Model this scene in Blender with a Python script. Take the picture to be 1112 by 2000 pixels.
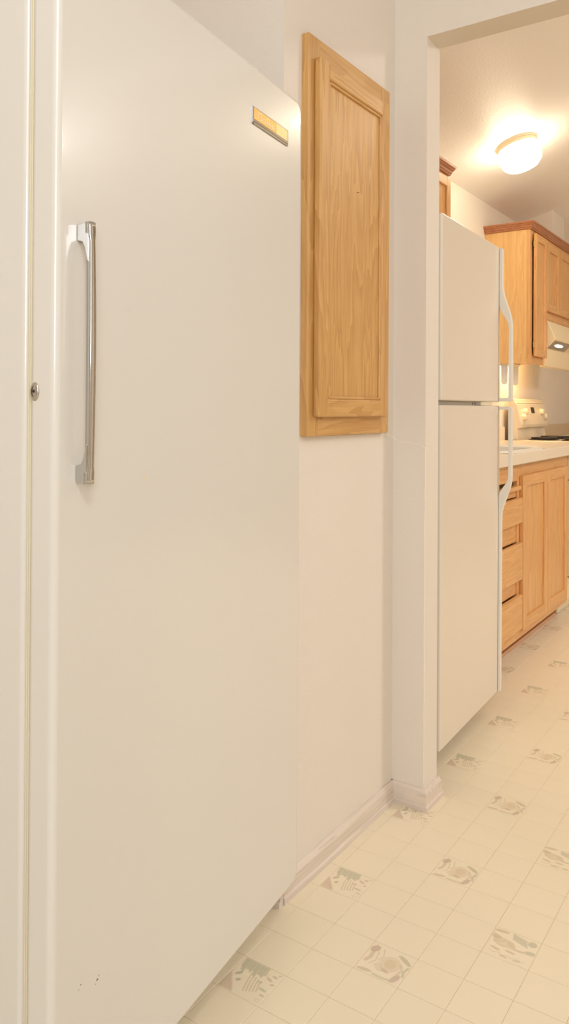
import bpy, bmesh, math, random
import numpy as np
from mathutils import Vector, Matrix
random.seed(7)
scene = bpy.context.scene
for o in list(bpy.data.objects): bpy.data.objects.remove(o)

# ------------------------------------------------------------------ camera
W, H = 1112, 2000
F, PX, PY = 1544.5, 517.1, 786.9
CAM = Vector((0, 0, 1.0747))
fw = Vector((-0.5694476, 0.82200931, 0.00548956)); rt = Vector((0.8220261, 0.56942092, 0.00573669)); up = rt.cross(fw)
cam = bpy.data.cameras.new('camera'); cam_o = bpy.data.objects.new('camera', cam); scene.collection.objects.link(cam_o)
cam.sensor_fit = 'HORIZONTAL'; cam.sensor_width = 36.0; cam.lens = F / W * 36.0
cam.shift_x = (W / 2 - PX) / W; cam.shift_y = (PY - H / 2) / W
cam.clip_start = 0.01
cam_o.matrix_world = Matrix(((rt.x, up.x, -fw.x, CAM.x), (rt.y, up.y, -fw.y, CAM.y), (rt.z, up.z, -fw.z, CAM.z), (0, 0, 0, 1)))
scene.camera = cam_o

# ------------------------------------------------------------------ world, lights, exposure
wd = bpy.data.worlds.new('world'); scene.world = wd; wd.use_nodes = True
wd.node_tree.nodes['Background'].inputs[0].default_value = (1.0, 0.93, 0.82, 1)
wd.node_tree.nodes['Background'].inputs[1].default_value = 0.3
scene.view_settings.view_transform = 'Standard'
scene.view_settings.look = 'None'
scene.view_settings.gamma = 1.0
scene.view_settings.use_curve_mapping = False
scene.view_settings.exposure = 0.04
scene.cycles.max_bounces = 10
scene.cycles.diffuse_bounces = 6
scene.cycles.use_denoising = True
scene.cycles.sample_clamp_indirect = 6.0

def area_light(name, loc, target, sx, sy, power, col):
    l = bpy.data.lights.new(name, 'AREA'); l.shape = 'RECTANGLE'; l.size = sx; l.size_y = sy
    l.energy = power; l.color = col
    o = bpy.data.objects.new(name, l); scene.collection.objects.link(o); o.location = loc
    o.rotation_euler = (Vector(target) - Vector(loc)).to_track_quat('-Z', 'Y').to_euler()
    return o
area_light('hall_ceiling_light', (0.45, -0.25, 2.42), (-0.5, 0.9, 0.9), 0.45, 0.45, 12.5, (0.92, 0.94, 0.97))
area_light('hall_fill_light', (2.2, -2.4, 1.95), (-0.7, 1.3, 1.5), 1.4, 1.2, 62.0, (0.88, 0.93, 1.0))  # added soft fill from behind right; the hall has no window here
area_light('kitchen_ceiling_light', (-0.01, 4.42, 2.825), (-0.1, 4.3, 0.0), 0.20, 0.20, 12.0, (1.0, 0.86, 0.62))
area_light('kitchen_fill_light', (1.6, 3.6, 2.60), (1.0, 3.9, 0.0), 0.5, 0.5, 43.0, (1.0, 0.955, 0.92))  # unseen fill added to brighten the kitchen, placed clear of the freezer door's reflection

# ------------------------------------------------------------------ materials
def new_mat(name):
    m = bpy.data.materials.new(name); m.use_nodes = True
    nt = m.node_tree; b = nt.nodes['Principled BSDF']
    return m, nt, b
def srgb(r, g, b):
    f = lambda c: (c / 255 / 12.92) if c / 255 <= 0.04045 else ((c / 255 + 0.055) / 1.055) ** 2.4
    return (f(r), f(g), f(b), 1)
def plain(name, col, rough=0.5, metal=0.0, coat=0.0, spec=0.5, bump=0.0, bscale=200.0, var=0.0, bdist=0.001):
    m, nt, b = new_mat(name)
    b.inputs['Base Color'].default_value = col; b.inputs['Roughness'].default_value = rough
    b.inputs['Metallic'].default_value = metal; b.inputs['Coat Weight'].default_value = coat
    b.inputs['Coat Roughness'].default_value = 0.06
    b.inputs['Specular IOR Level'].default_value = spec
    tc = nt.nodes.new('ShaderNodeTexCoord')
    if bump > 0:
        n = nt.nodes.new('ShaderNodeTexNoise'); n.inputs['Scale'].default_value = bscale; n.inputs['Detail'].default_value = 3
        nt.links.new(tc.outputs['Object'], n.inputs['Vector'])
        bp = nt.nodes.new('ShaderNodeBump'); bp.inputs['Strength'].default_value = bump; bp.inputs['Distance'].default_value = bdist
        nt.links.new(n.outputs['Fac'], bp.inputs['Height']); nt.links.new(bp.outputs['Normal'], b.inputs['Normal'])
    if var > 0:
        n2 = nt.nodes.new('ShaderNodeTexNoise'); n2.inputs['Scale'].default_value = 3.0; n2.inputs['Detail'].default_value = 5
        nt.links.new(tc.outputs['Object'], n2.inputs['Vector'])
        mx = nt.nodes.new('ShaderNodeMixRGB'); mx.inputs[1].default_value = tuple(c * (1 - var) for c in col[:3]) + (1,)
        mx.inputs[2].default_value = tuple(min(1, c * (1 + var)) for c in col[:3]) + (1,)
        nt.links.new(n2.outputs['Fac'], mx.inputs[0]); nt.links.new(mx.outputs[0], b.inputs['Base Color'])
    return m
def oak(name, axis, light, dark, rough=0.38, fine=1.0):
    """wood whose grain runs along the given axis (0 x, 1 y, 2 z)"""
    m, nt, b = new_mat(name)
    tc = nt.nodes.new('ShaderNodeTexCoord'); mp = nt.nodes.new('ShaderNodeMapping')
    oi = nt.nodes.new('ShaderNodeObjectInfo')
    add = nt.nodes.new('ShaderNodeVectorMath'); add.operation = 'ADD'
    mul = nt.nodes.new('ShaderNodeVectorMath'); mul.operation = 'SCALE'; mul.inputs[0].default_value = (3.1, 1.7, 2.3)
    nt.links.new(oi.outputs['Random'], mul.inputs['Scale'])
    nt.links.new(tc.outputs['Object'], add.inputs[0]); nt.links.new(mul.outputs[0], add.inputs[1])
    sc = [14.0, 14.0, 14.0]; sc[axis] = 1.1
    mp.inputs['Scale'].default_value = sc
    nt.links.new(add.outputs[0], mp.inputs['Vector'])
    n = nt.nodes.new('ShaderNodeTexNoise'); n.inputs['Scale'].default_value = 1.0 * fine; n.inputs['Detail'].default_value = 4; n.inputs['Distortion'].default_value = 0.5
    nt.links.new(mp.outputs[0], n.inputs['Vector'])
    # ring bands out of the stretched noise -> cathedral grain
    m1 = nt.nodes.new('ShaderNodeMath'); m1.operation = 'MULTIPLY'; m1.inputs[1].default_value = 9.0
    m2 = nt.nodes.new('ShaderNodeMath'); m2.operation = 'FRACT'
    nt.links.new(n.outputs['Fac'], m1.inputs[0]); nt.links.new(m1.outputs[0], m2.inputs[0])
    mp2 = nt.nodes.new('ShaderNodeMapping'); sc2 = [330.0, 330.0, 330.0]; sc2[axis] = 7.0
    mp2.inputs['Scale'].default_value = sc2; nt.links.new(add.outputs[0], mp2.inputs['Vector'])
    n2 = nt.nodes.new('ShaderNodeTexNoise'); n2.inputs['Scale'].default_value = 1.0; n2.inputs['Detail'].default_value = 2
    nt.links.new(mp2.outputs[0], n2.inputs['Vector'])
    mix = nt.nodes.new('ShaderNodeMath'); mix.operation = 'MULTIPLY_ADD'; mix.inputs[1].default_value = 0.45
    nt.links.new(m2.outputs[0], mix.inputs[0])
    m3 = nt.nodes.new('ShaderNodeMath'); m3.operation = 'MULTIPLY'; m3.inputs[1].default_value = 0.75
    nt.links.new(n2.outputs['Fac'], m3.inputs[0]); nt.links.new(m3.outputs[0], mix.inputs[2])
    cr = nt.nodes.new('ShaderNodeValToRGB')
    cr.color_ramp.elements[0].position = 0.2; cr.color_ramp.elements[0].color = light
    cr.color_ramp.elements[1].position = 0.95; cr.color_ramp.elements[1].color = dark
    nt.links.new(mix.outputs[0], cr.inputs[0]); nt.links.new(cr.outputs[0], b.inputs['Base Color'])
    b.inputs['Roughness'].default_value = rough; b.inputs['Coat Weight'].default_value = 0.25; b.inputs['Coat Roughness'].default_value = 0.2
    bp = nt.nodes.new('ShaderNodeBump'); bp.inputs['Strength'].default_value = 0.25; bp.inputs['Distance'].default_value = 0.0006
    nt.links.new(n2.outputs['Fac'], bp.inputs['Height']); nt.links.new(bp.outputs['Normal'], b.inputs['Normal'])
    return m

M = {}
M['wall'] = plain('wall_paint', srgb(226, 217, 205), 0.75, bump=0.35, bscale=170, bdist=0.0015)
M['ceiling'] = plain('ceiling_paint', srgb(243, 239, 236), 0.45, bump=0.45, bscale=95, bdist=0.003)
M['caulk'] = plain('paint_crack_white', srgb(250, 244, 232), 0.5)
M['baseboard'] = oak('whitewashed_wood_y', 1, srgb(228, 216, 203), srgb(204, 190, 176), 0.5)
M['baseboard_x'] = oak('whitewashed_wood_x', 0, srgb(228, 216, 203), srgb(210, 196, 183), 0.5)
OL, OD = srgb(217, 172, 108), srgb(186, 136, 74)
M['oak_v'] = oak('oak_vertical', 2, OL, OD); M['oak_h'] = oak('oak_along_y', 1, OL, OD); M['oak_x'] = oak('oak_along_x', 0, OL, OD)
KL, KD = srgb(228, 178, 118), srgb(202, 146, 86)
M['koak_v'] = oak('kitchen_oak_vertical', 2, KL, KD); M['koak_h'] = oak('kitchen_oak_along_y', 1, KL, KD); M['koak_x'] = oak('kitchen_oak_along_x', 0, KL, KD)
M['koak_side'] = oak('kitchen_oak_side', 2, srgb(236, 192, 130), srgb(216, 168, 106))
M['crown'] = oak('reddish_crown_y', 1, srgb(186, 124, 84), srgb(158, 98, 64)); M['crown_x'] = oak('reddish_crown_x', 0, srgb(186, 124, 84), srgb(158, 98, 64))
M['enamel'] = plain('cream_enamel', srgb(222, 218, 210), 0.24, coat=0.35, bump=0.03, bscale=25, bdist=0.002)
M['gasket'] = plain('yellowed_gasket', srgb(222, 212, 186), 0.5)
M['fridge'] = plain('pebbled_white_steel', srgb(224, 214, 199), 0.30, coat=0.2, bump=0.25, bscale=330, bdist=0.0012)
M['plastic'] = plain('white_plastic', srgb(226, 222, 212), 0.35)
M['grey'] = plain('grey_gap_metal', srgb(158, 150, 138), 0.45)
M['dark'] = plain('dark_recess', srgb(60, 48, 38), 0.7)
M['black'] = plain('black_coil', srgb(38, 30, 26), 0.5)
M['chrome'] = plain('chrome', (0.62, 0.61, 0.59, 1), 0.08, metal=1.0)
M['satin'] = plain('satin_nickel', (0.55, 0.52, 0.47, 1), 0.25, metal=1.0)
M['gold'] = plain('gold_plate', srgb(226, 178, 98), 0.35, metal=0.6)
M['palegold'] = plain('pale_gold_plate', srgb(238, 208, 150), 0.35, metal=0.4)
M['brass'] = plain('polished_brass', srgb(226, 196, 120), 0.22, metal=0.9)
M['laminate'] = plain('cream_laminate', srgb(226, 214, 194), 0.3, var=0.03)
M['stove'] = plain('cream_stove_enamel', srgb(232, 218, 190), 0.25, coat=0.3)
M['hood'] = plain('almond_hood_enamel', srgb(236, 218, 182), 0.35)
M['tile'] = plain('cream_vinyl', srgb(236, 224, 198), 0.34, bump=0.10, bscale=120, bdist=0.001, var=0.02)
M['seam'] = plain('vinyl_seam', srgb(220, 205, 174), 0.6)
def emit(name, col, s):
    m, nt, b = new_mat(name)
    b.inputs['Base Color'].default_value = (1, 0.95, 0.85, 1)
    b.inputs['Emission Color'].default_value = col; b.inputs['Emission Strength'].default_value = s
    return m
M['lampglass'] = emit('lit_frosted_glass', (1.0, 0.86, 0.62, 1), 20.0)
M['hoodbulb'] = emit('lit_hood_lens', (1.0, 0.84, 0.58, 1), 3.0)
def printed(name):
    m, nt, b = new_mat(name)
    a = nt.nodes.new('ShaderNodeAttribute'); a.attribute_name = 'print'
    nt.links.new(a.outputs['Color'], b.inputs['Base Color']); b.inputs['Roughness'].default_value = 0.34
    return m
M['print'] = printed('printed_vinyl')

# ------------------------------------------------------------------ helpers
C = scene.collection
def obj(name, bm, mat, parent=None, smooth=False, wn=False):
    me = bpy.data.meshes.new(name); bm.to_mesh(me); bm.free()
    if mat: me.materials.append(mat)
    if smooth: me.shade_smooth()
    o = bpy.data.objects.new(name, me); C.objects.link(o)
    if wn:
        w = o.modifiers.new('weighted', 'WEIGHTED_NORMAL'); w.keep_sharp = True; w.weight = 80
    if parent: o.parent = parent
    return o
def empty(name, loc, rz=0.0):
    o = bpy.data.objects.new(name, None); C.objects.link(o); o.location = loc; o.rotation_euler = (0, 0, rz)
    o.empty_display_size = 0.05
    return o
def tag(o, label, cat, group=None):
    o['label'] = label; o['category'] = cat
    if group: o['group'] = group
    return o
def struct(name, bm, mat, parent=None, smooth=False):
    o = obj(name, bm, mat, parent, smooth)
    if parent is None: o['kind'] = 'structure'
    return o
def B(*spec, bev=0.0, seg=2, off=(0, 0, 0), bm=None):
    """one or more boxes (x0,x1,y0,y1,z0,z1), moved by -off, bevelled"""
    bm = bm or bmesh.new()
    for x0, x1, y0, y1, z0, z1 in spec:
        r = bmesh.ops.create_cube(bm, size=1.0)
        for v in r['verts']:
            v.co = Vector((x0 + (v.co.x + .5) * (x1 - x0) - off[0], y0 + (v.co.y + .5) * (y1 - y0) - off[1], z0 + (v.co.z + .5) * (z1 - z0) - off[2]))
        if bev > 0:
            es = set(e for v in r['verts'] for e in v.link_edges)
            bmesh.ops.bevel(bm, geom=list(es), offset=bev, segments=seg, profile=0.5, affect='EDGES')
    return bm
def prism(outline, axis, a0, a1, off=(0, 0, 0), bev=0.0, bm=None, seg=2):
    """extrude a closed 2-D outline along axis ('x': (y,z), 'y': (x,z), 'z': (x,y))"""
    bm = bm or bmesh.new()
    def mk(p, a):
        v = {'x': (a, p[0], p[1]), 'y': (p[0], a, p[1]), 'z': (p[0], p[1], a)}[axis]
        return bm.verts.new((v[0] - off[0], v[1] - off[1], v[2] - off[2]))
    A = [mk(p, a0) for p in outline]; Bv = [mk(p, a1) for p in outline]; n = len(outline)
    fs = [bm.faces.new(A), bm.faces.new(list(reversed(Bv)))]
    for i in range(n): fs.append(bm.faces.new((A[i], Bv[i], Bv[(i + 1) % n], A[(i + 1) % n])))
    bmesh.ops.recalc_face_normals(bm, faces=fs)
    if bev > 0:
        bmesh.ops.bevel(bm, geom=list(set(e for v in A + Bv for e in v.link_edges)), offset=bev, segments=seg, profile=0.5, affect='EDGES')
    return bm
def lathe(prof, n=24, mat4=None, bm=None):
    """profile (r,h) about +Z, closed at r=0; mat4 places it"""
    bm = bm or bmesh.new(); rings = []
    for r, h in prof:
        if r < 1e-6: rings.append([bm.verts.new((0, 0, h))])
        else: rings.append([bm.verts.new((r * math.cos(2 * math.pi * k / n), r * math.sin(2 * math.pi * k / n), h)) for k in range(n)])
    fs = []
    for a, b in zip(rings, rings[1:]):
        for k in range(n):
            k2 = (k + 1) % n
            if len(a) == 1 and len(b) == 1: continue
            if len(a) == 1: fs.append(bm.faces.new((a[0], b[k2], b[k])))
            elif len(b) == 1: fs.append(bm.faces.new((a[k], a[k2], b[0])))
            else: fs.append(bm.faces.new((a[k], a[k2], b[k2], b[k])))
    vs = [v for r in rings for v in r]
    if mat4: bmesh.ops.transform(bm, matrix=mat4, verts=vs)
    bmesh.ops.recalc_face_normals(bm, faces=fs)
    return bm
def axis_mat(loc, z):
    q = Vector((0, 0, 1)).rotation_difference(Vector(z).normalized())
    return Matrix.Translation(loc) @ q.to_matrix().to_4x4()
def loft(sections, bm=None):
    """sections: lists of 3-D points of equal count; capped"""
    bm = bm or bmesh.new(); R = [[bm.verts.new(p) for p in s] for s in sections]; n = len(R[0]); fs = []
    for a, b in zip(R, R[1:]):
        for k in range(n): fs.append(bm.faces.new((a[k], a[(k + 1) % n], b[(k + 1) % n], b[k])))
    fs += [bm.faces.new(R[0]), bm.faces.new(list(reversed(R[-1])))]
    bmesh.ops.recalc_face_normals(bm, faces=fs); return bm

# ------------------------------------------------------------------ the setting
XW, YW, XJ, YK, HH = -0.948, 1.9918, -0.8535, 2.0791, 2.075     # hall wall, dividing wall face, jamb, kitchen side, header
XK, YA = -1.6425, 1.4347                                         # kitchen wall, alcove end
CZ = 2.62
# the short wall with the set-in oak cabinet (its near end is the end of the freezer alcove)
wl = struct('wall_left', B((XK, XW, YA, YW, 0, CZ)), M['wall'])
# alcove walls behind and beside the freezer
struct('wall_alcove', B((XK - .1, XK, -3.4, YW, 0, CZ)), M['wall'])
wb = struct('wall_back', B((XK - .1, XJ, YW, YK, 0, 3.0), (XJ, 0.3, YW, YK, HH, 3.0), (0.3, 2.8, YW, YK, 0, 3.0)), M['wall'])
struct('wall_right', B((2.7, 2.8, -3.4, YW, 0, CZ)), M['wall'])
struct('wall_front', B((XK - .1, 2.8, -3.5, -3.4, 0, CZ)), M['wall'])
struct('ceiling', B((XK - .1, 2.8, -3.5, YW, CZ, CZ + .08)), M['ceiling'])
# kitchen shell: the ceiling slopes up to a ridge on the right
struct('wall_kitchen_left', B((XK - .1, XK, YK, 7.6, 0, 2.36)), M['wall'])
struct('wall_kitchen_far', B((XK - .1, 2.3, 7.5, 7.6, 0, 3.3)), M['wall'])
struct('wall_kitchen_right', B((2.2, 2.3, YK, 7.6, 0, 3.3)), M['wall'])
SL = 0.31
zc = lambda x: 2.33 + SL * (x - XK)
struct('ceiling_kitchen', prism([(XK - .1, zc(XK - .1)), (0.9, zc(0.9)), (2.3, zc(0.9) - .28), (2.3, zc(0.9) - .2), (0.9, zc(0.9) + .08), (XK - .1, zc(XK - .1) + .08)], 'y', YK, 7.6), M['ceiling'])
# boxed vent chase over the range hood
struct('wall_vent_chase', prism([(XK, 2.19), (-1.423, 2.19), (-1.423, zc(-1.423)), (XK, zc(XK))], 'y', 5.40, 5.716), M['wall'])

# baseboards (whitewashed, chamfered top, a small shoe strip)
def bb_profile(h=0.056, t=0.011):
    return [(0, 0), (t + .004, 0), (t + .004, .012), (t, .016), (t, h - .012), (t * .5, h - .002), (t * .35, h), (0, h)]
bbp = bb_profile()
bl = struct('baseboard_left', prism([(XW + a, z) for a, z in bbp], 'y', YA + .001, YW), M['baseboard'])
# mitred wrap round the stub of wall beside the opening
def wrap():
    bm = bmesh.new(); rings = []
    for key in range(4):
        ring = []
        for a, z in bbp:
            p = [(XW, YW - a, z), (XJ + a, YW - a, z), (XJ + a, YK + a, z), (XK + .5, YK + a, z)][key]
            ring.append(p)
        rings.append(ring)
    return loft(rings, bm)
struct('baseboard_back', wrap(), M['baseboard_x'])
struct('baseboard_alcove', prism([(YA - .001 - a, z) for a, z in bbp], 'x', -1.60, XW + .011), M['baseboard_x'])

# hairline paint crack from the cabinet corner across to the opening, and the chipped corner below it
def ribbon(pts, nrm, w=0.0011, t=0.0008):
    bm = bmesh.new(); n = Vector(nrm)
    for p, q in zip(pts, pts[1:]):
        p, q = Vector(p), Vector(q); d = (q - p).normalized(); s = d.cross(n).normalized() * w * .5
        e = d * w * .3
        loft([[p - s - e, p + s - e, p + s - e + n * t, p - s - e + n * t], [q - s + e, q + s + e, q + s + e + n * t, q - s + e + n * t]], bm)
    return bm
cr1 = [(XW, 1.502 + .4 * k / 16, 1.0085 - .004 * k / 16 + random.uniform(-.0012, .0012)) for k in range(17)] + [(XW, 1.948, 1.002), (XW, 1.972, .998), (XW, YW, .993)]
obj('paint_crack', ribbon(cr1, (1, 0, 0)), M['caulk'], wl)
cr2 = [(XW, YW, .993), (-.940, YW, .986), (-.932, YW, .983), (-.915, YW, .981), (-.900, YW, .981), (-.886, YW, .979), (-.872, YW, .976), (-.862, YW, .973), (XJ, YW, .967)]
obj('paint_crack', ribbon(cr2, (0, -1, 0)), M['caulk'], wb)
cr3 = [(XJ - .0004 + random.uniform(-.0007, .0004), YW, .967 - k * .9 / 30) for k in range(31)]
obj('chipped_edge', ribbon(cr3, (0, -1, 0), w=0.0013), M['caulk'], wb)

# ------------------------------------------------------------------ floor of vinyl tiles
S = 0.093; OX, OY = -0.9098, 1.1675
floor = struct('floor', B((XK - .1, 2.8, -3.5, 7.6, -0.05, -0.0012)), M['seam'])
def tile_bm():
    bm = bmesh.new(); g = 0.0005; e = .0005; h = S / 2
    rings = [[(sx * (h - a), sy * (h - a), z) for sx, sy in ((-1, -1), (1, -1), (1, 1), (-1, 1))] for a, z in ((g, -.0012), (g, -.0004), (g + e, 0))]
    R = [[bm.verts.new(p) for p in r] for r in rings]
    for a, b in zip(R, R[1:]):
        for k in range(4): bm.faces.new((a[k], a[(k + 1) % 4], b[(k + 1) % 4], b[k]))
    bm.faces.new(R[-1]); return bm
bm = tile_bm(); tile_me = bpy.data.meshes.new('tile'); bm.to_mesh(tile_me); bm.free(); tile_me.materials.append(M['tile'])

# printed motif tiles: strokes given in tile coordinates (a: away from camera, b: to the right)
BASE = np.array(srgb(236, 224, 198)[:3])
MAUVE = np.array(srgb(186, 152, 132)[:3]); SAGE = np.array(srgb(168, 168, 140)[:3]); TAN = np.array(srgb(204, 182, 144)[:3]); PALE = np.array(srgb(240, 230, 205)[:3]); PLUM = np.array(srgb(170, 134, 120)[:3])
def motif(kind, n=66):
    A, Bc = np.meshgrid(np.linspace(0, 1, n), np.linspace(0, 1, n), indexing='ij')
    col = np.tile(BASE, (n, n, 1)).astype(float)
    rs = np.random.RandomState({'leaf': 3, 'swirl': 5, 'wave': 9}[kind])
    def ell(a, b, la, lb, ang, c, op=.8, ring=False):
        nonlocal col
        t = math.radians(ang); da, db = A - a, Bc - b
        u = (da * math.cos(t) + db * math.sin(t)) / la; v = (-da * math.sin(t) + db * math.cos(t)) / lb
        d = np.sqrt(u * u + v * v)
        if ring: m = np.clip(1 - np.abs(d - 1) / .28, 0, 1)
        else: m = np.clip((1.12 - d) / .3, 0, 1)
        m = (m * op)[..., None]; col = col * (1 - m) + c * m
    def arc(pts, w, c, op=.7):
        nonlocal col
        d = np.full((n, n), 9.0)
        for (a0, b0), (a1, b1) in zip(pts, pts[1:]):
            L = max((a1 - a0) ** 2 + (b1 - b0) ** 2, 1e-9)
            t = np.clip(((A - a0) * (a1 - a0) + (Bc - b0) * (b1 - b0)) / L, 0, 1)
            d = np.minimum(d, np.hypot(A - a0 - t * (a1 - a0), Bc - b0 - t * (b1 - b0)))
        m = (np.clip((w - d) / (w * .6) + .4, 0, 1) * op)[..., None]; col = col * (1 - m) + c * m
    if kind == 'leaf':
        for k in range(13):                                     # combed sage brush along the far edge
            b = .06 + .047 * k
            arc([(.97, b), (.74 - .05 * math.sin(k) - .05 * (k % 3), b + .03)], .028, SAGE * (1 - .1 * (k % 2)), .75)
        for k in range(6):                                      # mauve wedge in the near-left corner
            arc([(.03, .03 + .055 * k), (.42 - .06 * k, .03 + .045 * k)], .035, MAUVE, .6)
        arc([(.30 + .30 * math.sin(t), .36 - .22 * math.cos(t)) for t in np.linspace(.2, 2.7, 9)], .035, PALE, .9)
        ell(.52, .16, .09, .045, 40, SAGE * .8, .8); ell(.36, .26, .06, .04, 40, SAGE * .75, .8)
        for k in range(5):
            arc([(.66 - .02 * k, .40 + .07 * k), (.42, .44 + .07 * k), (.16 + .03 * k, .52 + .06 * k)], .014, TAN * .85, .8)
        for a, b, l, w, g, c in ((.84, .86, .07, .03, 95, MAUVE), (.72, .80, .09, .035, 110, MAUVE), (.62, .93, .05, .022, 60, PLUM), (.93, .93, .04, .02, 60, MAUVE),
                                 (.40, .84, .10, .035, 95, SAGE), (.26, .92, .07, .025, 100, SAGE), (.55, .68, .06, .025, 80, SAGE)):
            ell(a, b, l, w, g, c, .75)
        ell(.10, .92, .045, .045, 0, MAUVE, .7, True); ell(.80, .70, .035, .035, 0, MAUVE, .6, True)
    elif kind == 'swirl':
        ell(.80, .12, .13, .09, 30, PLUM, .75); arc([(.72, .12), (.5, .14), (.36, .09)], .045, MAUVE, .6)
        arc([(.95, .10), (.7, .25), (.45, .28), (.3, .2)], .012, TAN * .8, .7); arc([(.88, .30), (.66, .38), (.5, .33)], .012, TAN * .8, .7)
        ell(.52, .60, .17, .15, 0, TAN, .8); ell(.52, .60, .21, .19, 0, TAN * .85, .5, True)
        ell(.80, .82, .06, .19, 30, SAGE * .95, .75); arc([(.86, .66), (.80, .80), (.70, .95)], .03, TAN * .85, .6)
        ell(.18, .86, .16, .07, 20, PLUM, .7); arc([(.3, .84), (.48, .88), (.62, .80)], .03, MAUVE, .5)
        ell(.08, .20, .05, .17, -8, TAN * .8, .75); arc([(.06, .42), (.05, .6), (.07, .78)], .035, SAGE, .6)
        arc([(.62, .97), (.45, .93), (.32, .98)], .03, SAGE * .9, .7); ell(.28, .58, .05, .09, 20, MAUVE, .6)
        for k in range(4): arc([(.34 + .03 * k, .30 + .02 * k), (.22 + .02 * k, .44 + .04 * k), (.25, .6 + .03 * k)], .011, TAN * .8, .6)
    else:
        ell(.92, .16, .05, .17, -6, TAN * .82, .8)
        for k in range(9): arc([(.78 - .035 * k, .02 + .01 * k), (.70 - .035 * k, .25), (.64 - .025 * k, .5 + .015 * k)], .012, TAN * (.78 + .03 * (k % 3)), .75)
        ell(.68, .10, .06, .12, 0, MAUVE, .5)
        for k in range(10): arc([(.97 - .01 * k, .42 + .033 * k), (.78 - .012 * k, .46 + .036 * k)], .02, SAGE, .65)
        ell(.84, .86, .10, .10, 0, SAGE * .85, .7); ell(.52, .90, .13, .07, 80, SAGE * .9, .7)
        for a, b, l, w, g, c in ((.28, .20, .12, .04, 105, MAUVE), (.32, .52, .12, .035, 95, MAUVE), (.46, .70, .10, .035, 85, TAN * .75), (.10, .44, .10, .03, 95, TAN * .8), (.12, .72, .09, .03, 75, TAN * .8)):
            ell(a, b, l, w, g, c, .7)
        for k in range(4): arc([(.18, .1 + .2 * k), (.13, .2 + .2 * k), (.17, .28 + .2 * k)], .012, TAN * .8, .6)
    col = col * (1 + rs.uniform(-.02, .02, (n, n, 1)))
    return col * .68 + BASE * .32
def motif_mesh(kind, n=66):
    col = motif(kind, n); e = S / 2 - .0013
    v = [(-e + 2 * e * j / (n - 1), -e + 2 * e * i / (n - 1), 0) for i in range(n) for j in range(n)]
    q = S / 2 - .0007
    v += [(-q, -q, -.0012), (q, -q, -.0012), (q, q, -.0012), (-q, q, -.0012)]
    f = [(i * n + j, i * n + j + 1, (i + 1) * n + j + 1, (i + 1) * n + j) for i in range(n - 1) for j in range(n - 1)]
    k = n * n
    f += [tuple([k, k + 1] + [j for j in range(n - 1, -1, -1)]), tuple([k + 1, k + 2] + [i * n + n - 1 for i in range(n - 1, -1, -1)]),
          tuple([k + 2, k + 3] + [(n - 1) * n + j for j in range(n)]), tuple([k + 3, k] + [i * n for i in range(n)])]
    me = bpy.data.meshes.new('patterned_tile'); me.from_pydata(v, [], f); me.update()
    ca = me.attributes.new('print', 'FLOAT_COLOR', 'POINT')
    data = np.ones((len(v), 4), np.float32); data[:n * n, :3] = col.reshape(-1, 3); data[n * n:, :3] = BASE
    ca.data.foreach_set('color', data.ravel()); me.materials.append(M['print']); return me
MOT = {k: motif_mesh(k) for k in ('leaf', 'swirl', 'wave')}
def motif_of(i, j):
    j8 = j % 8
    if j8 == 0 and i % 4 == 0: return 'leaf'
    if j8 in (2, 6) and i % 4 == 2: return 'swirl'
    if j8 == 4 and i % 4 == 0: return 'wave'
def view(p):
    v = Vector(p) - CAM; z = v.dot(fw)
    if z < .05: return None
    return PX + F * v.dot(rt) / z, PY - F * v.dot(up) / z, z
cells = []
for i in range(-48, 68):
    for j in range(-8, 40):
        x, y = OX + (j + .5) * S, OY + (i + .5) * S
        if not (XK < x < 2.7 and -3.38 < y < 7.5): continue
        q = view((x, y, 0)); seen = q is not None and -30 < q[0] < W + 60 and q[1] < H + 60 and x > (-1.14 if y > YK else -1.0)
        cells.append((0 if seen else 1, q[2] if q else 99, i, j, x, y))
cells.sort()
rest = bmesh.new(); n_plain = 0; n_mot = 0
for hid, d, i, j, x, y in cells:
    k = motif_of(i, j)
    if k and not hid and n_mot < 80:
        o = bpy.data.objects.new('patterned_tile', MOT[k]); n_mot += 1
    elif not hid and n_plain < 215:
        o = bpy.data.objects.new('tile', tile_me); n_plain += 1
    else:
        h = S / 2 - .0007
        vs = [rest.verts.new((x + a * h, y + b * h, z)) for z in (-.0012, 0) for a, b in ((-1, -1), (1, -1), (1, 1), (-1, 1))]
        rest.faces.new(vs[4:])
        for q in range(4): rest.faces.new((vs[q], vs[(q + 1) % 4], vs[4 + (q + 1) % 4], vs[4 + q]))
        continue
    o.location = (x, y, 0); o.parent = floor; C.objects.link(o)
ro = obj('far_tiles', rest, M['tile'], floor); ro['kind'] = 'stuff'

# ------------------------------------------------------------------ upright freezer
FR = math.radians(6.97); DW = 0.746; ZB, ZT = 0.0756, 1.7228
fz = empty('upright_freezer', (-0.8937, 1.4252, 0), FR)
tag(fz, 'tall cream upright freezer with a long chrome handle standing in the alcove', 'freezer')
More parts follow.
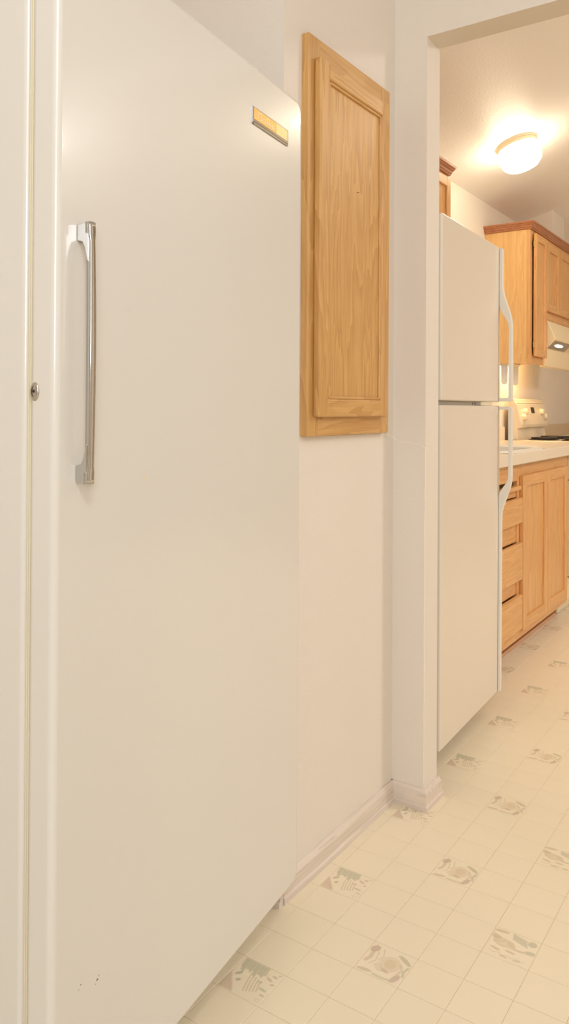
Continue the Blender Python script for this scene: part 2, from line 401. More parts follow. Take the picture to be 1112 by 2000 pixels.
# door: gently domed front, rounded rim
def domed_door(w, zb, zt, th, r, dome, ny=40, nz=60):
    bm = bmesh.new()
    bmesh.ops.create_cube(bm, size=1)
    for v in bm.verts: v.co = Vector(((v.co.x - .5) * th, -w + (v.co.y + .5) * w, zb + (v.co.z + .5) * (zt - zb)))
    ex = [e for e in bm.edges if abs(e.verts[0].co.x - e.verts[1].co.x) > th * .5]
    bmesh.ops.bevel(bm, geom=ex, offset=.026, segments=8, profile=0.5, affect='EDGES')      # rounded corners of the outline
    rim = [e for e in bm.edges if abs(e.verts[0].co.x - e.verts[1].co.x) < 1e-6 and len(e.link_faces) == 2 and e.calc_face_angle(0) > .8]
    bmesh.ops.bevel(bm, geom=rim, offset=r, segments=6, profile=0.5, affect='EDGES')
    return bm
door = obj('door', domed_door(DW, ZB, ZT, 0.046, 0.010, 0.0), M['enamel'], fz, smooth=True, wn=True)
obj('gasket', B((-.0510, -.0455, -DW + .004, -.004, ZB + .006, ZT - .006), (-.0493, -.0473, -DW + .0015, -.0015, ZB + .003, ZT - .003), bev=.001), M['gasket'], fz)
obj('body', B((-.60, -.0510, -DW, 0, ZB + .004, ZT - .002), bev=.009, seg=5), M['enamel'], fz, smooth=True, wn=True)
obj('base_grille', B((-.56, -.075, -DW + .02, -.02, .012, ZB + .01), bev=.004), M['plastic'], fz)
for yy in (-DW + .06, -.06):
    obj('foot', lathe([(0, 0), (.018, 0), (.018, .008), (.008, .012), (.008, .03), (0, .03)], 16, Matrix.Translation((-.11, yy, 0))), M['plastic'], fz, smooth=False)
    obj('foot', lathe([(0, 0), (.018, 0), (.018, .008), (.008, .012), (.008, .03), (0, .03)], 16, Matrix.Translation((-.52, yy, 0))), M['plastic'], fz)
# handle: waisted chrome grip on two posts
HY = -.7005; HZ0, HZ1 = .9715, 1.3195
hd = obj('handle', loft([[(x0 + px, HY + sy * hy + off, z) for px, sy in ((0, -1), (0, 1), (hx * .7, 1), (hx, .62), (hx, -.62), (hx * .7, -1))]
      for z, x0, hx, hy, off in [(HZ0 + (HZ1 - HZ0) * t,
          .0145 + .0025 * math.sin(math.pi * t), .0085,
          (.0068 if (t < .045 or t > .955) else .0042 + .0018 * math.sin(math.pi * t) ** .7), 0.0)
          for t in (0, .015, .04, .07, .11, .16, .24, .34, .45, .55, .66, .76, .84, .89, .93, .96, .985, 1)]]), M['chrome'], fz, smooth=True, wn=True)
for z0, z1, s in ((HZ1 - .026, HZ1, -1), (HZ0, HZ0 + .026, 1)):
    # foot that flares from the grip to the door
    zo = z0 if s < 0 else z1
    prof = [(0, z0), (0, z1), (.019, z1), (.019, z0)] if s < 0 else [(0, z0), (0, z1), (.019, z1), (.019, z0)]
    if s < 0: prof = [(0.0005, z1 - .002), (.019, z1), (.0195, z0 - .028), (.0165, z0 - .022), (.013, z0 - .008), (.009, z0), (0.0005, z0 + .002)]
    else: prof = [(0.0005, z0 + .002), (.019, z0), (.0195, z1 + .028), (.0165, z1 + .022), (.013, z1 + .008), (.009, z1), (0.0005, z1 - .002)]
    obj('handle_post', prism(prof, 'y', HY - .0066, HY + .0066, bev=.0012), M['chrome'], hd, smooth=True, wn=True)
# lock in the near edge of the door
lk = obj('lock', lathe([(0, .0016), (.0078, .0016), (.0084, .0010), (.0088, .0022), (.0105, .0019), (.0122, .0008), (.0126, -.001)], 32, Matrix.Translation((-.0350, -DW, 1.0935)) @ Matrix.Diagonal((.62, 1, 1, 1)) @ axis_mat((0, 0, 0), (0, -1, 0))), M['satin'], fz, smooth=True)
obj('keyhole', B((-.0380, -.0340, -DW - .0021, -DW - .0012, 1.0930, 1.0950), (-.0363, -.0347, -DW - .0021, -DW - .0012, 1.0918, 1.0962)), M['dark'], lk)
# name plate: chrome tray, gold field with raised script, pale end
np_ = obj('name_plate', B((0, .0030, -.2235, -.0735, 1.6085, 1.6125), (0, .0030, -.2235, -.2195, 1.6085, 1.6408), (0, .0030, -.0752, -.0735, 1.6085, 1.6408), (0, .0030, -.2235, -.0735, 1.6392, 1.6408),
                           (0, .0018, -.2235, -.0735, 1.6085, 1.6408), bev=.0006, seg=1), M['chrome'], fz)
obj('plate_edge', prism([(.0018, 1.6125), (.0034, 1.6125), (.0022, 1.6195), (.0018, 1.6195)], 'y', -.2195, -.0752), M['satin'], np_)
obj('plate_field', B((.0018, .0024, -.2193, -.125, 1.6180, 1.6392)), M['gold'], np_)
obj('plate_end', B((.0018, .0024, -.125, -.0754, 1.6180, 1.6392)), M['palegold'], np_)
def strokes(lines, x, w=.0007, t=.0005):
    bm = bmesh.new()
    for ln in lines:
        for (y0, z0), (y1, z1) in zip(ln, ln[1:]):
            d = Vector((0, y1 - y0, z1 - z0)); 
            if d.length < 1e-6: continue
            d.normalize(); s = Vector((0, -d.z, d.y)) * w; p, q = Vector((x, y0, z0)), Vector((x, y1, z1)); n = Vector((t, 0, 0))
            loft([[p - s, p + s, p + s + n, p - s + n], [q - s, q + s, q + s + n, q - s + n]], bm)
    return bm
y0 = -.208; zb0 = 1.6225
Sx = [(y0 + .021, zb0 + .0125), (y0 + .017, zb0 + .0145), (y0 + .013, zb0 + .0125), (y0 + .014, zb0 + .0095), (y0 + .020, zb0 + .0065), (y0 + .020, zb0 + .002), (y0 + .014, zb0), (y0 + .010, zb0 + .002)]
mark = [[(y0 + .004, zb0 + .001), (y0 + .006, zb0 + .013)], Sx,
        [(y0 + .026, zb0 + .002), (y0 + .030, zb0 + .008), (y0 + .034, zb0 + .006), (y0 + .030, zb0 + .0005), (y0 + .037, zb0 + .002)],
        [(y0 + .040, zb0 + .002), (y0 + .046, zb0 + .013), (y0 + .044, zb0 + .014), (y0 + .043, zb0 + .001)],
        [(y0 + .047, zb0 + .002), (y0 + .053, zb0 + .013), (y0 + .051, zb0 + .014), (y0 + .050, zb0 + .001)],
        [(y0 + .055, zb0 + .001), (y0 + .057, zb0 + .007)],
        [(y0 + .061, zb0 + .002), (y0 + .065, zb0 + .007), (y0 + .068, zb0 + .006), (y0 + .064, zb0 + .0005), (y0 + .072, zb0 + .002)]]
obj('lettering', strokes(mark, .0024, .00055, .0004), M['caulk'], np_)
# scuffs and drips on the door paint
M['scuff'] = plain('scuff_mark', srgb(120, 108, 96), 0.6); M['stain'] = plain('yellow_drip', srgb(226, 206, 160), 0.4)
def blob(pts, x=.0001):
    bm = bmesh.new()
    for y, z, ry, rz in pts:
        c = [bm.verts.new((x, y + ry * math.cos(t), z + rz * math.sin(t))) for t in (0, .8, 1.6, 2.4, 3.14, 3.9, 4.7, 5.5)]; bm.faces.new(c)
    return bm
for q in [(-.5957, 1.2158, .0006, .001), (-.6545, .2795, .0022, .0014), (-.6580, .2755, .001, .0008), (-.6510, .2830, .0008, .0014), (-.6930, .2900, .0010, .0007), (-.689, .2945, .0014, .0009)]:
    obj('scuff', blob([q]), M['scuff'], door)
for q in [(-.5545, .9637, .0018, .003), (-.5525, .9690, .0012, .0022), (-.6845, .7991, .0012, .0018)]:
    obj('drip', blob([q]), M['stain'], door)

# ------------------------------------------------------------------ frame-and-panel doors (face towards +x)
def panel_door(parent, X, y0, y1, z0, z1, off, mv, mh, sw=.045, t=.019, name='door', sink=.010, label=None, lip=.004):
    d = empty(name, (0, 0, 0)); d.parent = parent
    e = lambda *s, **k: B(*s, off=off, **k)
    for a, b in ((y0, y0 + sw), (y1 - sw, y1)):
        obj('stile', e((X - t, X, a, b, z0, z1), bev=lip, seg=2), mv, d)
    for a, b in ((z0, z0 + sw), (z1 - sw, z1)):
        obj('rail', e((X - t, X, y0 + sw - lip, y1 - sw + lip, a, b), bev=lip, seg=2), mh, d)
    obj('panel', e((X - t, X - sink, y0 + sw - .004, y1 - sw + .004, z0 + sw - .004, z1 - sw + .004), bev=.001), mv, d)
    return d
# ------------------------------------------------------------------ oak cabinet set in the hall wall
O0 = (XW, 1.70, 1.009)
oc = empty('wall_cabinet', O0)
tag(oc, 'narrow golden oak cabinet set into the white hall wall beside the freezer', 'cabinet')
XO = -0.9295
e = lambda *s, **k: B(*s, off=O0, **k)
for a, b in ((1.508, 1.558), (1.872, 1.9225)): obj('frame_stile', e((XW, XO, a, b, 1.0093, 1.918), bev=.0012, seg=1), M['oak_v'], oc)
for a, b in ((1.0093, 1.075), (1.845, 1.918)): obj('frame_rail', e((XW, XO, 1.558, 1.872, a, b), bev=.0012, seg=1), M['oak_h'], oc)
panel_door(oc, -0.9095, 1.531, 1.882, 1.053, 1.868, O0, M['oak_v'], M['oak_h'], sw=.042, t=.0195, sink=.008, lip=.0045)
pd = [o for o in oc.children if o.name.startswith('door')][0]
# quarter-round bead round the panel, small knot in the panel
Xb = -0.9095
for a, b in ((1.573, 1.579), (1.834, 1.840)): obj('bead', e((Xb - .009, Xb - .003, a, b, 1.095, 1.826), bev=.002), M['oak_v'], pd)
for a, b in ((1.095, 1.101), (1.820, 1.826)): obj('bead', e((Xb - .009, Xb - .003, 1.573, 1.840, a, b), bev=.002), M['oak_h'], pd)
kb = bmesh.new(); c = [kb.verts.new((Xb - .0079 - O0[0], 1.722 + .008 * math.cos(t) - O0[1], 1.603 + .0012 * math.sin(t) + .0015 * math.cos(t) - O0[2])) for t in np.linspace(0, 5.5, 8)]; kb.faces.new(c)
obj('knot', kb, plain('dark_knot', srgb(120, 80, 40), .6), pd)

# ------------------------------------------------------------------ white refrigerator in the kitchen
RR = math.radians(2.34); RW = 0.6013
rf = empty('refrigerator', (-0.8855, 2.18, 0), RR)
tag(rf, 'white two-door top-freezer refrigerator just beyond the wall opening', 'refrigerator')
obj('body', B((-.69, -.058, .004, RW - .004, .055, 1.640), bev=.006, seg=3), M['fridge'], rf, smooth=True, wn=True)
obj('base_grille', B((-.66, -.075, .012, RW - .012, .012, .0545), bev=.003), M['grey'], rf)
for yy in (.05, RW - .05):
    for xx in (-.11, -.6): obj('foot', lathe([(0, 0), (.016, 0), (.016, .008), (.007, .011), (.007, .03), (0, .03)], 14, Matrix.Translation((xx, yy, 0))), M['gasket'], rf)
obj('gasket', B((-.0585, -.052, .008, RW - .008, .085, 1.076), (-.0585, -.052, .008, RW - .008, 1.107, 1.636)), M['plastic'], rf)
# doors; y range stops short of the handle strip
fd = obj('freezer_door', B((-.0525, 0, 0, RW, 1.0975, 1.6457), bev=.006, seg=4), M['fridge'], rf, smooth=True, wn=True)
ld = obj('fridge_door', B((-.0525, 0, 0, RW, .0767, 1.0845), bev=.006, seg=4), M['fridge'], rf, smooth=True, wn=True)
def smooth_curve(z0, x0, z1, x1, n=8):
    return [(x0 + (x1 - x0) * (3 * t * t - 2 * t ** 3), z0 + (z1 - z0) * t) for t in [k / n for k in range(n + 1)]]
o_up = [(.0005, 1.640), (.012, 1.640)] + smooth_curve(1.512, .012, 1.362, .046) + [(.046, 1.108), (.043, 1.100), (.0005, 1.100), (.0005, 1.112), (.030, 1.112), (.034, 1.116)] + smooth_curve(1.362, .034, 1.440, .0005)
obj('handle', prism(o_up, 'y', RW - .018, RW + .001, bev=.0015), M['plastic'], fd)
o_dn = [(.0005, .080), (.009, .080)] + smooth_curve(.690, .010, .835, .046) + [(.046, 1.074), (.043, 1.082), (.0005, 1.082), (.0005, 1.071), (.030, 1.071), (.034, 1.067)] + smooth_curve(.835, .034, .765, .0005)
obj('handle', prism(o_dn, 'y', RW - .018, RW + .001, bev=.0015), M['plastic'], ld)
obj('gap_strip', B((-.05, -.012, .004, .385, 1.0845, 1.0975)), M['grey'], rf)
hp = obj('hinge_plug', B((-.05, -.003, .395, .515, 1.0855, 1.0965), bev=.001), M['stove'], rf)
obj('screw', lathe([(0, .001), (.003, .001), (.003, 0)], 10, axis_mat((-.012, .325, 1.090), (1, 0, 0))), M['dark'], hp)
obj('plug_ridge', B(*[(-.05, -.006, .345 + .009 * k, .349 + .009 * k, 1.086, 1.0965) for k in range(5)]), M['grey'], hp)

# ------------------------------------------------------------------ kitchen cabinets along the left wall
ZU0, ZU1, XU = 1.344, 2.1415, -1.3704
crown_prof = [(0, 0), (.010, .002), (.011, .010), (.015, .012), (.016, .020), (.023, .027), (.024, .032), (.029, .034), (.030, .044), (0, .044)]
def crown(parent, y0, y1, off, near, far):
    """reddish crown moulding round the top; near / far: which ends show a return along the side"""
    rings = []
    for a, z in crown_prof: pass
    path = []
    if near: path += [lambda a: (XK, y0 - a)]
    path += [lambda a: (XU + a, y0 - (a if near else 0)), lambda a: (XU + a, y1 + (a if far else 0))]
    if far: path += [lambda a: (XK, y1 + a)]
    for q in path:
        rings.append([(q(a)[0] - off[0], q(a)[1] - off[1], ZU1 + z - .006 - off[2]) for a, z in crown_prof])
    return obj('crown_moulding', loft(rings), M['crown'], parent)
def hinge(parent, X, y, z, off):
    h = lathe([(0, -.02), (.0035, -.02), (.0035, .02), (0, .02)], 10, Matrix.Translation((X - off[0], y - off[1], z - off[2])))
    B((X - .004, X - .002, y - .003, y + .012, z - .016, z + .016), off=off, bm=h)
    return obj('brass_hinge', h, M['brass'], parent)
# tall cabinet at the near end of the far run
U0 = (XK, 4.86, ZU0)
uc = empty('upper_cabinet', U0); tag(uc, 'tall honey oak wall cabinet with its plain side panel facing the refrigerator', 'cabinet')
e = lambda *s, **k: B(*s, off=U0, **k)
obj('side_panel', e((XK, XU - .018, 4.72, 4.738, ZU0, ZU1)), M['koak_side'], uc)
obj('frame_stile', e((XU - .018, XU, 4.72, 4.770, ZU0, ZU1), bev=.001, seg=1), M['koak_v'], uc)
obj('frame_stile', e((XU - .018, XU, 4.985, 5.012, ZU0, ZU1), bev=.001, seg=1), M['koak_v'], uc)
obj('frame_rail', e((XU - .018, XU, 4.770, 4.985, ZU0, ZU0 + .06), bev=.001, seg=1), M['koak_h'], uc)
obj('frame_rail', e((XU - .018, XU, 4.770, 4.985, ZU1 - .06, ZU1), bev=.001, seg=1), M['koak_h'], uc)
obj('bottom_panel', e((XK, XU - .018, 4.738, 5.012, ZU0 + .008, ZU0 + .022)), M['koak_h'], uc)
obj('back_panel', e((XK, XK + .006, 4.738, 5.012, ZU0 + .022, ZU1)), M['koak_v'], uc)
obj('far_panel', e((XK + .006, XU - .018, 4.996, 5.012, ZU0 + .022, ZU1)), M['koak_v'], uc)
obj('top_panel', e((XK + .006, XU - .018, 4.738, 4.996, ZU1 - .018, ZU1)), M['koak_h'], uc)
d1 = panel_door(uc, XU + .026, 4.766, 4.998, 1.386, 2.118, U0, M['koak_v'], M['koak_h'], sw=.045)
hinge(d1, XU + .014, 4.7590, 2.055, U0); hinge(d1, XU + .014, 4.7590, 1.455, U0)
crown(uc, 4.72, 5.012, U0, True, False)
# short cabinet over the hood, two doors
V0 = (XK, 5.36, 1.632); y0, y1 = 5.014, 5.70
vc = empty('upper_cabinet', V0); tag(vc, 'short honey oak wall cabinet with small twin doors above the range hood', 'cabinet')
e = lambda *s, **k: B(*s, off=V0, **k)
for a, b in ((y0, y0 + .025), (y1 - .03, y1), ): obj('frame_stile', e((XU - .018, XU, a, b, 1.632, ZU1), bev=.001, seg=1), M['koak_v'], vc)
obj('frame_stile', e((XU - .018, XU, 5.318, 5.338, 1.700, ZU1 - .05), bev=.001, seg=1), M['koak_v'], vc)
for a, b in ((1.632, 1.700), (ZU1 - .05, ZU1)): obj('frame_rail', e((XU - .018, XU, y0 + .025, y1 - .03, a, b), bev=.001, seg=1), M['koak_h'], vc)
obj('carcass', e((XK, XU - .018, y0, y1, 1.640, ZU1 - .001)), M['koak_v'], vc)
dd = panel_door(vc, XU + .020, 5.030, 5.318, 1.684, 2.108, V0, M['koak_v'], M['koak_h'], sw=.05)
hinge(dd, XU + .012, 5.026, 1.79, V0)
panel_door(vc, XU + .020, 5.336, 5.66, 1.684, 2.108, V0, M['koak_v'], M['koak_h'], sw=.05)
crown(vc, y0, y1, V0, False, True)
# another one beyond, mostly out of the frame
# cabinet over the refrigerator
T0 = (XK, 3.05, 1.72)
tc_ = empty('upper_cabinet', T0); tag(tc_, 'oak wall cabinet with reddish crown above the refrigerator', 'cabinet')
e = lambda *s, **k: B(*s, off=T0, **k)
ty0, ty1 = 2.75, 3.440
obj('carcass', e((XK, XU - .018, ty0, ty1, 1.70, ZU1 - .001)), M['koak_v'], tc_)
for a, b in ((ty0, ty0 + .04), (ty1 - .045, ty1)): obj('frame_stile', e((XU - .018, XU, a, b, 1.69, ZU1), bev=.001, seg=1), M['koak_v'], tc_)
for a, b in ((1.69, 1.75), (ZU1 - .05, ZU1)): obj('frame_rail', e((XU - .018, XU, ty0 + .04, ty1 - .045, a, b), bev=.001, seg=1), M['koak_h'], tc_)
panel_door(tc_, XU + .020, ty0 + .02, ty0 + .345, 1.73, 2.118, T0, M['koak_v'], M['koak_h'], sw=.05)
panel_door(tc_, XU + .020, ty0 + .352, ty1 - .012, 1.73, 2.118, T0, M['koak_v'], M['koak_h'], sw=.045)
crown(tc_, ty0, ty1, T0, True, True)

# base cabinet with drawers and two doors
XB = -1.05; CT = 0.872
G0 = (XK, 3.75, 0); gy0, gy1 = 2.93, 4.292
bc = empty('base_cabinet', G0); tag(bc, 'honey oak base cabinet with a drawer stack and two tall doors', 'cabinet')
e = lambda *s, **k: B(*s, off=G0, **k)
obj('side_panel', e((XK, XB - .02, gy0, gy0 + .018, .075, .836)), M['koak_v'], bc)
obj('side_panel', e((XK, XB - .02, gy1 - .018, gy1, .075, .836)), M['koak_v'], bc)
obj('floor_panel', e((XK, XB - .02, gy0 + .018, gy1 - .018, .075, .093)), M['koak_h'], bc)
obj('back_panel', e((XK, XK + .006, gy0 + .018, gy1 - .018, .093, .836)), M['koak_v'], bc)
obj('partition', e((XK + .006, XB - .02, 3.462, 3.478, .093, .836)), M['koak_v'], bc)
obj('toe_board', e((XB - .075, XB - .055, gy0, gy1, 0, .075)), plain('toe_board_stain', srgb(150, 98, 60), .5), bc)
obj('toe_trim', e((XB - .055, XB - .045, gy0, 4.25, 0, .016), bev=.003), plain('shoe_moulding', srgb(206, 164, 128), .5), bc)
for a, b in ((gy0, gy0 + .04), (3.440, 3.500), (gy1 - .05, gy1)): obj('frame_stile', e((XB - .02, XB, a, b, .072, .836), bev=.001, seg=1), M['koak_v'], bc)
obj('frame_rail', e((XB - .02, XB, 3.500, gy1 - .05, .762, .836), bev=.001, seg=1), M['koak_h'], bc)
obj('frame_rail', e((XB - .02, XB, gy0 + .04, 3.440, .762, .836), bev=.001, seg=1), M['koak_h'], bc)
obj('frame_rail', e((XB - .02, XB, 3.500, gy1 - .05, .072, .125), bev=.001, seg=1), M['koak_h'], bc)
obj('frame_rail', e((XB - .02, XB, gy0 + .04, 3.440, .072, .108), bev=.001, seg=1), M['koak_h'], bc)
panel_door(bc, XB + .019, 3.474, 3.858, .108, .782, G0, M['koak_v'], M['koak_h'], sw=.05)
panel_door(bc, XB + .019, 3.866, 4.232, .108, .782, G0, M['koak_v'], M['koak_h'], sw=.05)
# drawers: three deep fronts and the pull-out board with its lip at the top
for z0, z1 in ((.120, .270), (.335, .495), (.580, .690)):
    dr = obj('drawer', e((XB, XB + .019, gy0 + .02, 3.462, z0, z1), bev=.004), M['koak_h'], bc)
for z0, z1 in ((.272, .333), (.498, .577)):
    obj('drawer_rail', e((XB - .02, XB - .004, gy0 + .04, 3.440, z0, z1), bev=.001, seg=1), M['koak_h'], bc)
pb = obj('pull_out_board', e((XB - .02, XB + .016, gy0 + .06, 3.455, .722, .742), bev=.006, seg=3), M['koak_h'], bc)
obj('board_end', e((XB - .019, XB - .004, gy0 + .06, 3.440, .692, .718), bev=.002), M['koak_h'], bc)

# dishwasher
D0 = (XK, 4.6, 0)
dw = empty('dishwasher', D0); tag(dw, 'cream dishwasher under the worktop at the right frame edge', 'dishwasher')
e = lambda *s, **k: B(*s, off=D0, **k)
obj('tub', e((XK + .02, XB - .005, 4.30, 4.90, .08, .832)), M['grey'], dw)
obj('door', e((XB - .005, XB + .012, 4.302, 4.898, .20, .70), bev=.005, seg=3), M['stove'], dw)
obj('control_panel', e((XB - .005, XB + .016, 4.302, 4.898, .706, .832), bev=.004, seg=2), M['stove'], dw)
obj('latch', e((XB + .016, XB + .030, 4.56, 4.64, .745, .785), bev=.004), M['grey'], dw)
obj('toe_panel', e((XB - .075, XB - .045, 4.293, 4.90, .001, .078), bev=.003), M['stove'], dw)
obj('lower_panel', e((XB - .02, XB, 4.302, 4.898, .082, .195), bev=.004), M['stove'], dw)
obj('knob', lathe([(0, .012), (.009, .012), (.011, 0), (0, 0)], 14, axis_mat((XB - D0[0], 4.335 - D0[1], .197), (1, 0, 0))), M['grey'], dw)

# worktop with front lip, sink hole filled by a rim-mounted sink
wt = empty('worktop', (XK, 4.0, CT)); tag(wt, 'pale laminate worktop running along the left kitchen wall', 'worktop')
W0 = (XK, 4.0, CT)
SX0, SX1, SY0, SY1 = -1.50, -1.12, 3.52, 4.16
e = lambda *s, **k: B(*s, off=W0, **k)
obj('top_slab', e((XK, SX0, 2.90, 5.07, CT - .034, CT), (SX0, SX1, 2.90, SY0, CT - .034, CT), (SX0, SX1, SY1, 5.07, CT - .034, CT), (SX1, XB + .02, 2.90, 5.07, CT - .034, CT)), M['laminate'], wt)
obj('front_edge', prism([(XB + .005, CT - .034), (XB + .032, CT - .034), (XB + .034, CT - .030), (XB + .034, CT + .012), (XB + .030, CT + .016), (XB + .022, CT + .014), (XB + .005, CT + .0005)], 'y', 2.90, 5.07, off=W0, bev=.0012), M['laminate'], wt)
obj('backsplash', e((XK + .0005, XK + .019, 2.90, 5.06, CT, CT + .085), bev=.002), M['laminate'], wt)
wt2 = empty('worktop', (XK, 6.4, CT)); tag(wt2, 'worktop with upstand beyond the stove, below the hood wall', 'worktop')
W1 = (XK, 6.4, CT)
obj('top_slab', B((XK, XB + .034, 5.735, 7.4, CT - .034, CT), off=W1), M['laminate'], wt2)
obj('backsplash', B((XK + .0005, XK + .019, 5.735, 7.4, CT, CT + .085), bev=.002, off=W1), plain('grey_laminate', srgb(206, 186, 154), .4), wt2)
fb = empty('base_cabinet', (XK, 6.4, 0)); tag(fb, 'oak base cabinet under the worktop beyond the stove', 'cabinet')
F0 = (XK, 6.4, 0)
obj('carcass', B((XK, XB - .02, 5.74, 7.4, .08, CT - .036), off=F0), M['koak_v'], fb)
obj('toe_board', B((XB - .09, XB - .075, 5.74, 7.4, 0, .08), off=F0), M['koak_h'], fb)
panel_door(fb, XB, 5.76, 6.28, .11, .80, F0, M['koak_v'], M['koak_h'], sw=.05)
panel_door(fb, XB, 6.30, 6.82, .11, .80, F0, M['koak_v'], M['koak_h'], sw=.05)
# sink
K0 = ((SX0 + SX1) / 2, (SY0 + SY1) / 2, CT)
sk = empty('sink', K0); tag(sk, 'white rimmed sink let into the worktop near the refrigerator', 'sink')
def sink_rim():
    bm = bmesh.new(); n = 32
    def ring(hx, hy, z, p=4.5):
        r = []
        for k in range(n):
            t = 2 * math.pi * k / n; c, s = math.cos(t), math.sin(t)
            f = (abs(c) ** p + abs(s) ** p) ** (-1 / p); r.append((hx * c * f, hy * s * f, z))
        return r
    hx, hy = (SX1 - SX0) / 2, (SY1 - SY0) / 2
    secs = [ring(hx + .018, hy + .018, .0005), ring(hx + .012, hy + .012, .010), ring(hx - .012, hy - .012, .010), ring(hx - .022, hy - .022, .002)]
    R = [[bm.verts.new(q) for q in s] for s in secs]
    for a, b in zip(R, R[1:]):
        for k in range(n): bm.faces.new((a[k], a[(k + 1) % n], b[(k + 1) % n], b[k]))
    return bm, ring, hx, hy
rb, ring, hx, hy = sink_rim()
obj('rim', rb, M['plastic'], sk, smooth=True)
bb = bmesh.new(); R = [[bb.verts.new(q) for q in s] for s in (ring(hx - .022, hy - .022, .002), ring(hx - .030, hy - .030, -.12), ring(hx - .07, hy - .07, -.15))]
for a, b in zip(R, R[1:]):
    for k in range(32): bb.faces.new((a[k], a[(k + 1) % 32], b[(k + 1) % 32], b[k]))
bb.faces.new(R[-1]); obj('bowl', bb, M['plastic'], sk, smooth=True)

# stove
Y0, Y1 = 5.085, 5.715
ST = (XK, 5.4, 0)
st = empty('stove', ST); tag(st, 'cream electric stove with a sloped control panel against the wall', 'stove')
e = lambda *s, **k: B(*s, off=ST, **k)
obj('body', e((XK + .03, XB, Y0, Y1, .09, CT - .022)), M['stove'], st)
obj('cooktop', e((XK + .03, XB + .03, Y0, Y1, CT - .022, CT + .002), bev=.006, seg=3), M['stove'], st)
obj('oven_door', e((XB, XB + .03, Y0 + .01, Y1 - .01, .26, .78), bev=.006), M['stove'], st)
obj('storage_drawer', e((XB, XB + .025, Y0 + .01, Y1 - .01, .10, .25), bev=.006), M['stove'], st)
obj('plinth', e((XK + .06, XB - .04, Y0 + .02, Y1 - .02, 0, .09)), M['dark'], st)
cpn = obj('control_panel', prism([(XK + .03, CT + .001), (-1.545, CT + .001), (-1.552, .948), (-1.528, .953), (-1.526, .972), (-1.556, 1.105), (-1.562, 1.108), (-1.562, 1.112), (-1.568, 1.116), (-1.575, 1.136), (-1.585, 1.140), (XK + .03, 1.140)], 'y', Y0, Y1, off=ST, bev=.002, seg=1), M['stove'], st)
def on_panel(y, f):
    z = .975 + f * (1.10 - .975); x = -1.5267 + (z - .975) * (-1.556 + 1.526) / (1.105 - .972)
    return Vector((x - ST[0], y - ST[1], z))
nrm = Vector((1, 0, .225)).normalized()
for y, f in ((5.16, .35), (5.215, .62), (5.585, .62), (5.64, .35)):
    kn = obj('knob', lathe([(0, .024), (.017, .024), (.020, .020), (.024, .002), (.024, 0), (0, 0)], 20, axis_mat(on_panel(y, f), nrm)), M['stove'], cpn, smooth=False)
ps = on_panel(5.40, .72)
obj('clock', B((-.001, .003, -.034, .034, -.020, .020), bev=.001, bm=None), M['dark'], cpn).matrix_local = axis_mat(ps, (0, 0, 1)) @ Matrix.Rotation(-.22, 4, 'Y')
obj('trim_line', e((-1.5635, -1.5605, Y0 + .02, Y1 - .02, 1.1085, 1.1125)), M['grey'], cpn)
for cx, cy, r in ((-1.43, 5.25, .075), (-1.43, 5.55, .095), (-1.20, 5.25, .095), (-1.20, 5.55, .075)):
    bm = bmesh.new()
    for rr in (r, r * .78, r * .56, r * .34):
        n = 28
        for k in range(n):
            pass
        lathe([(rr - .006, .012), (rr - .003, .018), (rr + .003, .018), (rr + .006, .012), (rr, .008), (rr - .006, .012)], n, Matrix.Translation((cx - ST[0], cy - ST[1], CT)), bm)
    bn = obj('burner_coil', bm, M['black'], st)
    obj('drip_pan', lathe([(r + .022, .003), (r + .014, .007), (r * .6, .004), (0, .003)], 28, Matrix.Translation((cx - ST[0], cy - ST[1], CT))), M['black'], bn)

# range hood under the short cabinet
HD = (XK, 5.36, 1.63); hy0, hy1 = 5.02, 5.69
rh = empty('range_hood', HD); tag(rh, 'almond range hood with its small light on under the short cabinet', 'range hood')
obj('canopy', prism([(XK, 1.631), (-1.372, 1.631), (-1.350, 1.622), (-1.300, 1.508), (-1.302, 1.500), (-1.352, 1.450), (-1.362, 1.340), (-1.370, 1.335), (-1.395, 1.335), (-1.40, 1.46), (XK, 1.46)], 'y', hy0, hy1, off=HD, bev=.002, seg=1), M['hood'], rh)
hl = bpy.data.lights.new('hood_bulb', 'POINT'); hl.energy = 4.5; hl.color = (1.0, 0.74, 0.42); hl.shadow_soft_size = .03
ho = bpy.data.objects.new('hood_bulb', hl); C.objects.link(ho); ho.location = (-1.50 - HD[0], 5.13 - HD[1], 1.40 - HD[2]); ho.parent = rh
tn = Vector((.05, 0, -.05)).normalized(); 
def on_shelf(t, y): return Vector((-1.302 + t * (-.05) - HD[0], y - HD[1], 1.500 - t * .05 - HD[2]))
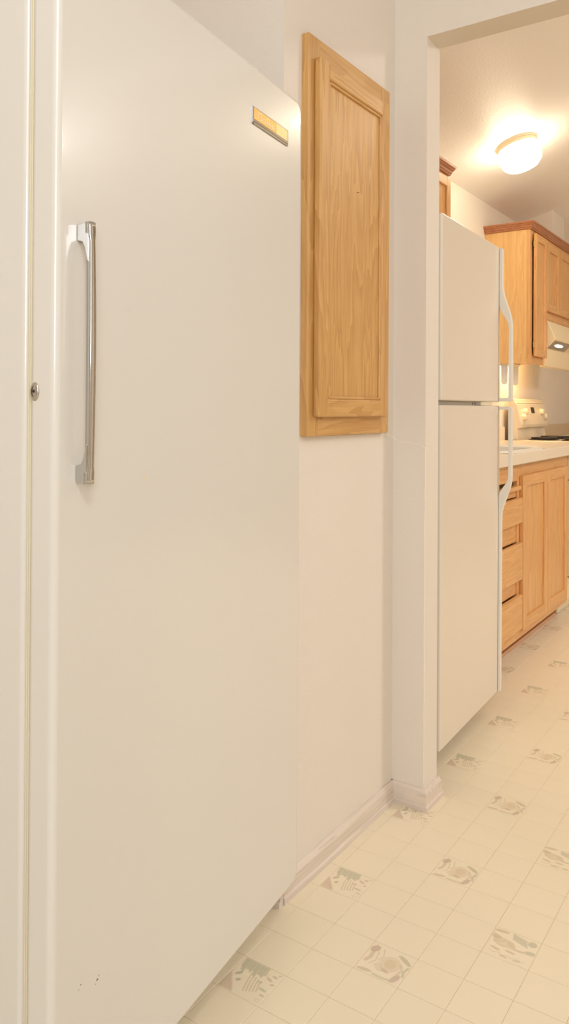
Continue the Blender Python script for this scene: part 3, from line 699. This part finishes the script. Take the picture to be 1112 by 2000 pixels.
def slab(t0, t1, ya, yb, h, bm=None):
    n = Vector((.707, 0, -.707)) * h
    return loft([[on_shelf(t0, ya), on_shelf(t1, ya), on_shelf(t1, ya) + n, on_shelf(t0, ya) + n], [on_shelf(t0, yb), on_shelf(t1, yb), on_shelf(t1, yb) + n, on_shelf(t0, yb) + n]], bm)
obj('light_housing', slab(.05, .95, 5.025, 5.42, .003), M['satin'], rh)
bmh = lathe([(0, .006), (.6, .005), (1.0, .001), (1.0, 0)], 24)
ol = obj('light_lens', bmh, M['hoodbulb'], rh, smooth=True)
ol.matrix_local = Matrix.Translation(on_shelf(.5, 5.195)) @ Vector((0, 0, 1)).rotation_difference(Vector((.707, 0, -.707))).to_matrix().to_4x4() @ Matrix.Diagonal((.020, .165, .6, 1))

# paper towel holder under the tall cabinet
PT = (-1.545, 4.90, ZU0)
pt = empty('paper_towel_holder', PT); tag(pt, 'white plastic paper towel holder fixed beneath the tall oak cabinet', 'holder')
obj('bracket', B((-1.575, -1.505, 4.745, 5.00, ZU0 - .006, ZU0 + .007), bev=.003, off=PT), M['plastic'], pt)
for yy in (4.765, 4.985):
    pr_ = [(-1.555, ZU0 - .006), (-1.515, ZU0 - .006)] + [(-1.535 + .018 * math.cos(t), ZU0 - .105 - .018 * math.sin(t)) for t in np.linspace(0, math.pi, 9)]
    obj('arm', prism(pr_, 'y', yy, yy + .008, off=PT, bev=.001, seg=1), M['plastic'], pt)

# ceiling lamp on the sloped ceiling
lx, ly = -1.263, 4.10; lz = zc(lx); nd = Vector((SL, 0, -1)).normalized()
cl = empty('ceiling_lamp', (lx, ly, lz)); tag(cl, 'lit white glass drum lamp on the sloping kitchen ceiling', 'lamp')
mt = axis_mat((0, 0, 0), nd)
obj('canopy', lathe([(0, 0), (.106, 0), (.106, .010), (.101, .013), (.101, .020), (.104, .023), (.104, .030), (.094, .034), (0, .034)], 40, mt), plain('white_lamp_base', srgb(240, 226, 196), .4), cl, smooth=False)
obj('glass_shade', lathe([(.088, .034), (.098, .040), (.105, .062), (.105, .088), (.098, .112), (.080, .130), (.050, .138), (0, .140)], 40, mt), M['lampglass'], cl, smooth=True)
